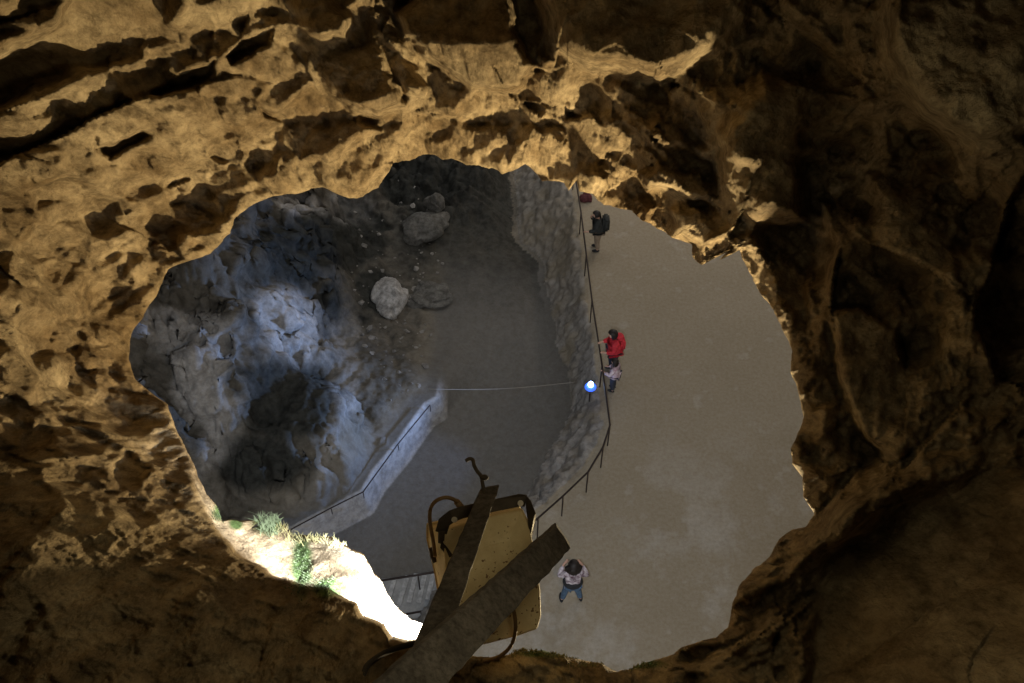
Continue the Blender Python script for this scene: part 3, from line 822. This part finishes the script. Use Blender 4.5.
    for sd in 'lr':
        for k in ('hip', 'thi', 'kn', 'calf'): tr[k + sd] = G(k + sd, 1.08, .012)
        tr['ank' + sd] = (lerp3(V['calf' + sd][0], V['an' + sd][0], .9), (.055 * s, .055 * s))
        te += [('pelvis', 'hip' + sd), ('hip' + sd, 'thi' + sd), ('thi' + sd, 'kn' + sd), ('kn' + sd, 'calf' + sd), ('calf' + sd, 'ank' + sd)]
    tr = {k: (p, tuple(c * (1 + (bulk - 1) * .6) for c in r)) for k, (p, r) in tr.items()}
    skel('trousers', tr, te, trousers, root)
    # hair
    bm = bmesh.new(); bmesh.ops.create_icosphere(bm, subdivisions=4, radius=1.0)
    hc = Vector(S((0, .02 + ly + head_tilt, 1.635)))
    for v in bm.verts:
        p = v.co.copy(); n = 1 + 0.06 * math.sin(p.x * 21 + p.z * 9) * math.cos(p.z * 13 + p.y * 7)
        x, y, z = p.x * .135 * n, p.y * .145 * n - .012, p.z * .13 * n
        if y > .045 and z < .045: y = .045 + (y - .045) * .1; z = max(z, -.02)       # open at the face
        if z < 0 and y < 0.02: z *= 1.0 + hair_len * 2.4; x *= 1 + hair_len * .35; y *= 1.0 + hair_len * 0.1
        v.co = Vector((x, y, z)) * s + hc
    o = bobj('hair', bm, HAIRM, None, True); o.parent = root
    if extra: extra(root, s)
    return root

def feet(u, v): p = gp(u, v, 0); return Vector((p[0], p[1], gz_at(p[0], p[1])))
DARKCLOTH = mat('black cloth', (0.022, 0.024, 0.026), 0.9, var=0.4, scale=12)
NAVY = mat('dark navy cloth', (0.03, 0.035, 0.05), 0.9, var=0.3, scale=12)
JEANS = mat('blue jeans', (0.07, 0.12, 0.19), 0.9, var=0.35, scale=14)
PINKW = mat('pale pink fabric', (0.60, 0.53, 0.57), 0.85, var=0.3, scale=9, col2=(0.34, 0.20, 0.24))
REDM = mat('red jacket fabric', (0.62, 0.035, 0.05), 0.8, var=0.35, scale=9)
KHAKI = mat('sand coloured cloth', (0.26, 0.20, 0.14), 0.9, var=0.2, scale=9)
CHARC = mat('charcoal jacket', (0.035, 0.038, 0.036), 0.9, var=0.4, scale=9)
def waistwrap(root, s):
    bm = bmesh.new()
    bmesh.ops.create_uvsphere(bm, u_segments=24, v_segments=12, radius=1.0, matrix=Matrix.Translation((0, -.01 * s, .97 * s)) @ Matrix.Diagonal((.25 * s, .215 * s, .13 * s, 1)))
    for k, v in enumerate(bm.verts): v.co.z += 0.012 * math.sin(v.co.x * 40)
    o = bobj('tied_jacket', bm, DARKCLOTH, None, True); o.parent = root
def pack(m, w=.15, d=.10, h=.22, z=1.2, name='backpack'):
    def f(root, s):
        bm = bmesh.new(); bmesh.ops.create_cube(bm, size=2.0, matrix=Matrix.Translation((0, -.17 * s - d * s * .5, z * s)) @ Matrix.Diagonal((w * s, d * s, h * s, 1)))
        bmesh.ops.bevel(bm, geom=bm.edges[:], offset=.06 * s, segments=4, affect='EDGES')
        o = bobj(name, bm, m, None, True); o.parent = root
    return f
def hoodf(m):
    def f(root, s):
        bm = bmesh.new(); bmesh.ops.create_uvsphere(bm, u_segments=20, v_segments=12, radius=1.0, matrix=Matrix.Translation((0, -.12 * s, 1.46 * s)) @ Matrix.Diagonal((.15 * s, .12 * s, .10 * s, 1)))
        o = bobj('hood', bm, m, None, True); o.parent = root
        pack(m, .19, .07, .2, 1.2)(root, s)
    return f
P1 = person(feet(571, 600), 0.06, 1.76, {'l': ((-.34, .02, 1.20), (-.22, .20, 1.44), (-.12, .26, 1.54)), 'r': ((.34, .0, 1.18), (.22, .20, 1.40), (.13, .26, 1.50))},
       mat('white and dark patterned fabric', (0.60, 0.55, 0.58), 0.85, var=0.3, scale=6, col2=(0.09, 0.05, 0.07)), JEANS, DARKCLOTH, 'person in blue jeans and white and dark top, both hands raised to the head', 'visitors on the cave terrace', stance=.15, hair_len=1.6, extra=waistwrap, topname='top', bulk=1.35)
P2 = person(feet(597, 249), R(90), 1.66, {'l': ((-.30, .14, 1.12), (-.27, .40, 1.06), (-.26, .50, 1.06)), 'r': ((.25, .13, 1.14), (.16, .28, 1.38), (.10, .26, 1.50))},
       CHARC, KHAKI, DARKCLOTH, 'person in a black jacket leaning on the railing, farthest up under the rock edge', 'visitors on the cave terrace', stance=.06, lean=.06, extra=pack(CHARC, .24, .12, .25, 1.24), bulk=1.7)
P3 = person(feet(612, 371), R(100), 1.80, {'l': ((-.26, .10, 1.10), (-.22, .34, 1.12), (-.20, .43, 1.13)), 'r': ((.26, .08, 1.10), (.20, .33, 1.12), (.17, .42, 1.13))},
       REDM, NAVY, DARKCLOTH, 'person in a bright red hooded jacket standing just behind the dark haired child', 'visitors on the cave terrace', stance=.04, lean=.04, hair_len=.3, extra=hoodf(REDM), bulk=1.65)
P4 = person(feet(613, 390), R(70), 1.36, {'l': ((-.30, .12, 1.12), (-.27, .36, 1.20), (-.26, .46, 1.25)), 'r': ((.24, .10, 1.10), (.16, .30, 1.08), (.14, .38, 1.08))},
       PINKW, NAVY, DARKCLOTH, 'small child with dark hair and pale pink jacket beside the blue lamp', 'visitors on the cave terrace', stance=.03, hair_len=.6, topname='jacket', bulk=1.6)
# a dull red bundle on the floor just under the rock edge
c = feet(586, 200); bm = bmesh.new(); bmesh.ops.create_icosphere(bm, subdivisions=4, radius=1.0)
for v in bm.verts:
    n = 1 + .12 * math.sin(v.co.x * 5 + v.co.y * 3) + .06 * math.sin(v.co.y * 13 + v.co.z * 9); v.co = Vector((v.co.x * .24 * n, v.co.y * .18 * n, max(v.co.z, -.5) * .2 * n + .1)) + c
tag(bobj('cloth_bag', bm, mat('dull red cloth', (0.13, 0.04, 0.045), .9, var=.4, scale=9), None, True), 'small dull red cloth bundle by the railing at the top rock edge', 'bag')

# ================================================================== the old floodlight on its beams
YEL = mat('weathered yellow paint', (0.78, 0.66, 0.40), 0.6, var=0.25, scale=9, bump=0.0015, bscale=120, col2=(0.62, 0.50, 0.28), spec=.3)
def add_spots(m, col, scale, thr):
    nt = m.node_tree; b = nt.nodes['Principled BSDF']
    src = b.inputs['Base Color'].links[0].from_socket
    tc = nt.nodes.new('ShaderNodeTexCoord'); n = nt.nodes.new('ShaderNodeTexNoise'); n.inputs['Scale'].default_value = scale; n.inputs['Detail'].default_value = 3
    n4 = nt.nodes.new('ShaderNodeTexNoise'); n4.inputs['Scale'].default_value = scale * .13
    nt.links.new(tc.outputs['Object'], n.inputs['Vector']); nt.links.new(tc.outputs['Object'], n4.inputs['Vector'])
    ad = nt.nodes.new('ShaderNodeMath'); ad.operation = 'MULTIPLY_ADD'; nt.links.new(n4.outputs['Fac'], ad.inputs[0]); ad.inputs[1].default_value = .35; nt.links.new(n.outputs['Fac'], ad.inputs[2])
    r = nt.nodes.new('ShaderNodeValToRGB'); r.color_ramp.elements[0].position = thr; r.color_ramp.elements[1].position = thr + .04
    nt.links.new(ad.outputs[0], r.inputs['Fac'])
    mx = nt.nodes.new('ShaderNodeMix'); mx.data_type = 'RGBA'; nt.links.new(r.outputs['Color'], mx.inputs[0]); nt.links.new(src, mx.inputs[6]); mx.inputs[7].default_value = (*col, 1)
    nt.links.new(mx.outputs[2], b.inputs['Base Color'])
add_spots(YEL, (0.22, 0.13, 0.06), 70, 0.82)
STEEL = mat('dark rusty steel', (0.085, 0.068, 0.052), 0.75, 0.2, var=0.45, scale=12, bump=0.002, bscale=60)
WOOD = mat('dark weathered timber', (0.108, 0.096, 0.086), 0.9, mottle=50, var=0.5, scale=7, bump=0.004, bscale=35)
CABLE = mat('tan rubber cable', (0.20, 0.125, 0.06), 0.6, var=0.3, scale=20)
BOLT = mat('bright bolt head', (0.55, 0.5, 0.42), 0.5, 0.4, var=.3, scale=40)

fl_root = empty('floodlight', at(486, 590, 3.8), 'weathered yellow floodlight with dark bracket and cable, held between two dark beams', 'floodlight')
rear = [(444,530,3.60),(470,521,3.60),(500,513,3.60),(522,508,3.61),(528,520,3.62),(535,555,3.64),(540,590,3.66),(541,616,3.66),(537,629,3.66),(517,636,3.66),(490,643,3.65),(466,648,3.64),(457,642,3.63),(451,612,3.62),(446,570,3.61),(443,540,3.60)]
front = [(428,526,3.86),(460,519,3.88),(498,511,3.90),(518,508,3.92),(524,518,3.94),(530,552,3.98),(535,589,4.0),(536,613,4.0),(532,626,4.0),(515,634,3.99),(490,641,3.97),(462,647,3.94),(450,644,3.92),(443,618,3.90),(436,575,3.88),(428,540,3.86)]
bm = bmesh.new()
Rr = [at(*p) for p in rear]; Fr = [at(*p) for p in front]; cr = sum(Rr, Vector()) / 16; cf = sum(Fr, Vector()) / 16
rings = [[bm.verts.new(cr + (p - cr) * .55 - Vector(FW) * .016) for p in Rr], [bm.verts.new(cr + (p - cr) * .97 - Vector(FW) * .006) for p in Rr], [bm.verts.new(p) for p in Rr],
         [bm.verts.new(r.lerp(f, .5)) for r, f in zip(Rr, Fr)], [bm.verts.new(f) for f in Fr], [bm.verts.new(f + (f - cf) * .03) for f in Fr], [bm.verts.new(f + (f - cf) * .03 + Vector(FW) * .03) for f in Fr]]
bm.faces.new(rings[0])
for A, B in zip(rings[:-1], rings[1:]):
    for k in range(16): bm.faces.new((A[k], B[k], B[(k + 1) % 16], A[(k + 1) % 16]))
bmesh.ops.recalc_face_normals(bm, faces=bm.faces[:])
hous = bobj('housing', bm, YEL, fl_root, False)
md = hous.modifiers.new('bevel', 'BEVEL'); md.width = .006; md.segments = 2
bm = bmesh.new(); vs = [bm.verts.new(cf + (f - cf) * 1.0 + Vector(FW) * .028) for f in Fr]; bm.faces.new(vs)
r2 = bmesh.ops.extrude_face_region(bm, geom=bm.faces[:]); bmesh.ops.translate(bm, vec=Vector(FW) * .008, verts=[g_ for g_ in r2['geom'] if isinstance(g_, bmesh.types.BMVert)])
bobj('glass', bm, mat('lit lens glass', (.9, .9, .9), .2, emit=(.9, .94, 1.0), estr=12), fl_root)
# raised seam and side latch on the left flank
bm = bmesh.new(); slab(bm, [at(441,541,3.60), at(446,546,3.59), at(453,556,3.585), at(449,558,3.60), at(440,548,3.61)], Vector(FW) * .02, .002); bobj('latch', bm, STEEL, fl_root)
bm = bmesh.new(); tube(bm, [at(432,548,3.78), at(433,556,3.79), at(436,562,3.79)], .012, 8); bobj('hinge', bm, STEEL, fl_root)
# bracket: folded flat bar
def band(bm, pts, w, th, dirv=None):
    """flat bar through points (u,v,d), width w metres across the view"""
    P = [at(*p) for p in pts]; n = len(P); L = []; Rr_ = []
    for i in range(n):
        t = (P[min(i + 1, n - 1)] - P[max(i - 1, 0)]).normalized()
        s_ = t.cross(Vector(FW)).normalized() * w * .5
        L.append(P[i] + s_); Rr_.append(P[i] - s_)
    slab(bm, L + Rr_[::-1], Vector(FW) * th, th * .25)
br_ = empty('bracket', (0, 0, 0), None, None); br_.parent = None
COL.objects.unlink(br_); bpy.data.objects.remove(br_)
bm = bmesh.new(); band(bm, [(441,533,3.56),(444,522,3.53),(452,516,3.52),(462,512.5,3.52),(490,506.5,3.52),(520,500,3.52),(526,501,3.53)], .042, .008)
brk = bobj('bracket', bm, STEEL, fl_root)
bm = bmesh.new(); slab(bm, [at(525,495,3.52), at(530,501,3.53), at(535,514,3.56), at(534,524,3.62), at(530,541,3.66), at(527,539,3.66), at(528.5,524,3.62), at(526,509,3.56)], Vector(FW) * .006 + Vector(RT) * .004, .001)
bobj('bracket_arm', bm, STEEL, fl_root)
bm = bmesh.new(); slab(bm, [at(438,531,3.54), at(445,531,3.54), at(444,545,3.62), at(438,543,3.62)], Vector(FW) * .008, .001); bobj('bracket_arm', bm, STEEL, fl_root)
for u, v in ((454.5, 520), (520.5, 503.5)):
    bm = bmesh.new(); c = at(u, v - .5, 3.511)
    bmesh.ops.create_cone(bm, cap_ends=True, segments=14, radius1=.0105, radius2=.0085, depth=.010, matrix=Matrix.Translation(c) @ Vector(FW).to_track_quat('Z', 'Y').to_matrix().to_4x4())
    bobj('bolt', bm, BOLT, fl_root, False)
# cables
bm = bmesh.new(); tube(bm, spline([at(435,556,3.72), at(433,540,3.66), at(430,522,3.60), at(430.5,509,3.56), at(436,501,3.53), at(446,497.5,3.52), at(455,500,3.53), at(460,505,3.56), at(462,510,3.60)]), .0068, 10)
bobj('cable', bm, CABLE, fl_root, True)
bm = bmesh.new(); tube(bm, [at(457,502,3.54), at(461,507,3.57), at(464,509,3.60)], .012, 12); bobj('cable_gland', bm, CABLE, fl_root, True)
bm = bmesh.new(); tube(bm, spline([at(505,590,3.56), at(511,602,3.55), at(515,618,3.56), at(515,634,3.60), at(510,647,3.65), at(500,656,3.70), at(488,660,3.74), at(470,663,3.72), at(450,668,3.6)]), .0068, 10)
bobj('cable', bm, CABLE, fl_root, True)
bm = bmesh.new(); tube(bm, spline([at(452,622,3.30), at(432,638,3.32), at(412,644,3.38), at(394,649,3.38), at(378,657,3.33), at(366,668,3.26), at(360,690,3.18), at(356,720,3.1)]), .010, 10)
tag(bobj('black_hose', bm, mat('black rubber hose', (.03, .026, .024), .6), None, True), 'thick black hose curving over the dark rock shelf left of the beams', 'hose')

def beam(name, a, b, d0, d1, th, m, label, angle=False):
    """a, b: pairs of edge pixels at the tip and at the foot"""
    A0, A1 = at(*a[0], d0), at(*a[1], d0); B0, B1 = at(*b[0], d1), at(*b[1], d1)
    bm = bmesh.new(); n = 40; rows = []
    cross = [(0, 0), (.5, -.002), (1, 0), (1, 1), (.5, 1), (0, 1)]
    ins = []
    for i in range(n + 1):
        t = i / n; L = A0.lerp(B0, t); Rt = A1.lerp(B1, t)
        jit = .0012
        row = []
        for (x, y) in cross:
            p = L.lerp(Rt, x) + Vector(FW) * th * y + Vector((random.gauss(0, jit), random.gauss(0, jit), random.gauss(0, jit)))
            row.append(bm.verts.new(p))
        rows.append(row)
    k = len(cross)
    for r0, r1 in zip(rows[:-1], rows[1:]):
        for j in range(k): bm.faces.new((r0[j], r0[(j + 1) % k], r1[(j + 1) % k], r1[j]))
    bm.faces.new(rows[0][::-1]); bm.faces.new(rows[-1])
    bmesh.ops.recalc_face_normals(bm, faces=bm.faces[:])
    o = bobj(name, bm, m); mdf = o.modifiers.new('bevel', 'BEVEL'); mdf.width = .004; mdf.segments = 2; mdf.limit_method = 'ANGLE'
    return tag(o, label, 'beam')
beam('timber_beam', ((556, 526), (571.5, 548)), ((352, 706), (392, 744)), 3.30, 2.35, .07, WOOD, 'thick dark timber beam with a square cut end in front of the floodlight, pointing up right')
b1 = beam('timber_beam', ((480.5, 489), (499.5, 485.5)), ((372, 742), (413, 744)), 3.44, 2.62, .03, WOOD, 'narrower dark upright beam with a hooked metal tie at its tip, crossing behind the thick beam')
bm = bmesh.new()
tube(bm, spline([at(465.5,461,3.42), at(469.5,458.8,3.42), at(473,460,3.42), at(474,465,3.42), at(477,471,3.42), at(481,476,3.42), at(482.5,483,3.42), at(484,492,3.42), at(485,500,3.40)]), .0065, 8)
hk = bobj('hook', bm, STEEL, None, True); hk.parent = b1
bm = bmesh.new(); bmesh.ops.create_icosphere(bm, subdivisions=3, radius=.012, matrix=Matrix.Translation(at(484,477.5,3.42)) @ Matrix.Diagonal((1.3, .8, 1, 1))); n_ = bobj('nut', bm, STEEL, None, True); n_.parent = hk

# ================================================================== grass and dry stalks on the floodlit lip
EV = V_[-len(moss_):]
allu, allv = pix(V_)
dep = np.linalg.norm(V_ - CAM, axis=1); front_ok = np.arange(len(V_)) > 12 * NT
def surf(u, v):
    m = np.where(front_ok & (np.abs(allu - u) < 2.2) & (np.abs(allv - v) < 2.2))[0]
    if not len(m): m = np.where(front_ok & (np.abs(allu - u) < 6) & (np.abs(allv - v) < 6))[0]
    if not len(m): return None
    return Vector(V_[m[np.argmin(dep[m])]])
def tufts(name, spots, n, L, m, label):
    bm = bmesh.new(); zu = Vector((0, 0, 1))
    for _ in range(n):
        u0, v0, su, sv = spots[random.randrange(len(spots))]
        p = surf(random.gauss(u0, su), random.gauss(v0, sv))
        if p is None: continue
        l = L * random.uniform(.45, 1.25); d = (Vector(UP) * .8 + zu * .4 - Vector(FW) * random.uniform(-.1, .5) + Vector(RT) * random.gauss(0, .5) + Vector((random.gauss(0, .25), random.gauss(0, .25), 0))).normalized()
        side = d.cross(Vector(FW)).normalized() * random.uniform(.0013, .0028)
        bend = Vector(RT) * random.gauss(0, .4) - zu * .35
        prev = None
        for k in range(4):
            t = k / 3; c = p + d * l * t + bend * l * t * t * .5; w = side * (1 - t * .9)
            cur = (bm.verts.new(c - w), bm.verts.new(c + w))
            if prev: bm.faces.new((prev[0], prev[1], cur[1], cur[0]))
            prev = cur
    tag(bobj(name, bm, m), label, 'grass', kind='stuff')
GRASS = mat('fresh grass', (0.15, 0.185, 0.095), .7, var=.4, scale=30)
DRY = mat('dry stalks', (0.34, 0.30, 0.13), .8, var=.4, scale=30)
tufts('grass', [(266,522,5,2.5), (275,520,4,2.5), (270,530,5,4)], 260, .055, GRASS, 'bright green grass tuft on the floodlit rock lip')
tufts('dry_grass', [(298,538,9,2.5), (318,539,8,2.5), (336,543,5,2), (284,528,4,3)], 200, .04, DRY, 'dry yellow green stalks along the edge of the floodlit rock')
tufts('moss', [(221,512,4,5), (300,560,5,18), (318,582,14,5)], 700, .010, GRASS, 'low green moss growing over the lit rock lip')
tufts('dry_moss', [(548,653,22,1.5), (638,664,14,1.5), (590,664,14,1.5), (522,650,8,1)], 650, .014, DRY, 'yellow green moss fringe on the bottom rock rim')
# ================================================================== light
W = bpy.data.worlds.new('World'); sc.world = W; W.use_nodes = True
bg = W.node_tree.nodes['Background']; bg.inputs['Color'].default_value = (0.80, 0.80, 0.82, 1); bg.inputs['Strength'].default_value = 1.9
def camp(x, y, z): return Vector(CAM + RT * x + UP * y + FW * z)
ml = (1.85, -1.95, 6.6)
glow('chamber_lamp_light', camp(*ml), 1150, (1.0, 0.77, 0.42), 0.12)
glow('chamber_fill_light', camp(0.3, -0.05, 2.0), 10, (1.0, 0.86, 0.54), 0.25)
glow('bracket_fill_light', camp(0.2, -0.3, 1.9), 2.6, (1.0, 0.86, 0.54), 0.15)
glow('blue_lamp_light', (lp.x - 0.35, lp.y, 0.6), 4600, (0.33, 0.52, 1.0), 0.1, 105, ground_at(205, 345, 3) + Vector((0, 0, 1)), 1.0)
glow('blue_lamp_spill', (lp.x - 0.35, lp.y, 0.6), 520, (0.28, 0.45, 1.0), 0.1, 50, ground_at(375, 465, -1), 0.6)
glow('hall_lamp_light', (7.5, 36, 6), 900, (1.0, 0.72, 0.42), 0.3)
fl = at(440, 590, 4.35)
glow('floodlight_light', fl, 520, (0.85, 0.9, 1.0), 0.08, 105, at(330, 640, 4.7), 0.7)
glow('floodlight_beam', at(448, 600, 4.15), 6500, (0.72, 0.83, 1.0), 0.08, 62, ground_at(425, 540), 1.0)

# ================================================================== camera
cd = bpy.data.cameras.new('camera'); cam = bpy.data.objects.new('camera', cd); COL.objects.link(cam)
cam.location = CAM; cam.rotation_euler = (TILT, 0, 0)
cd.sensor_width = 36; cd.lens = 36 * F / 1024; cd.clip_start = 0.05; cd.clip_end = 400
sc.camera = cam
sc.view_settings.view_transform = 'Standard'; sc.view_settings.look = 'None'; sc.view_settings.gamma = 1
sc.view_settings.exposure = 0
sc.cycles.use_denoising = True; sc.cycles.denoising_input_passes = 'RGB_ALBEDO_NORMAL'; sc.cycles.denoising_prefilter = 'ACCURATE'
sc.cycles.max_bounces = 6
sc.cycles.sample_clamp_indirect = 1.5
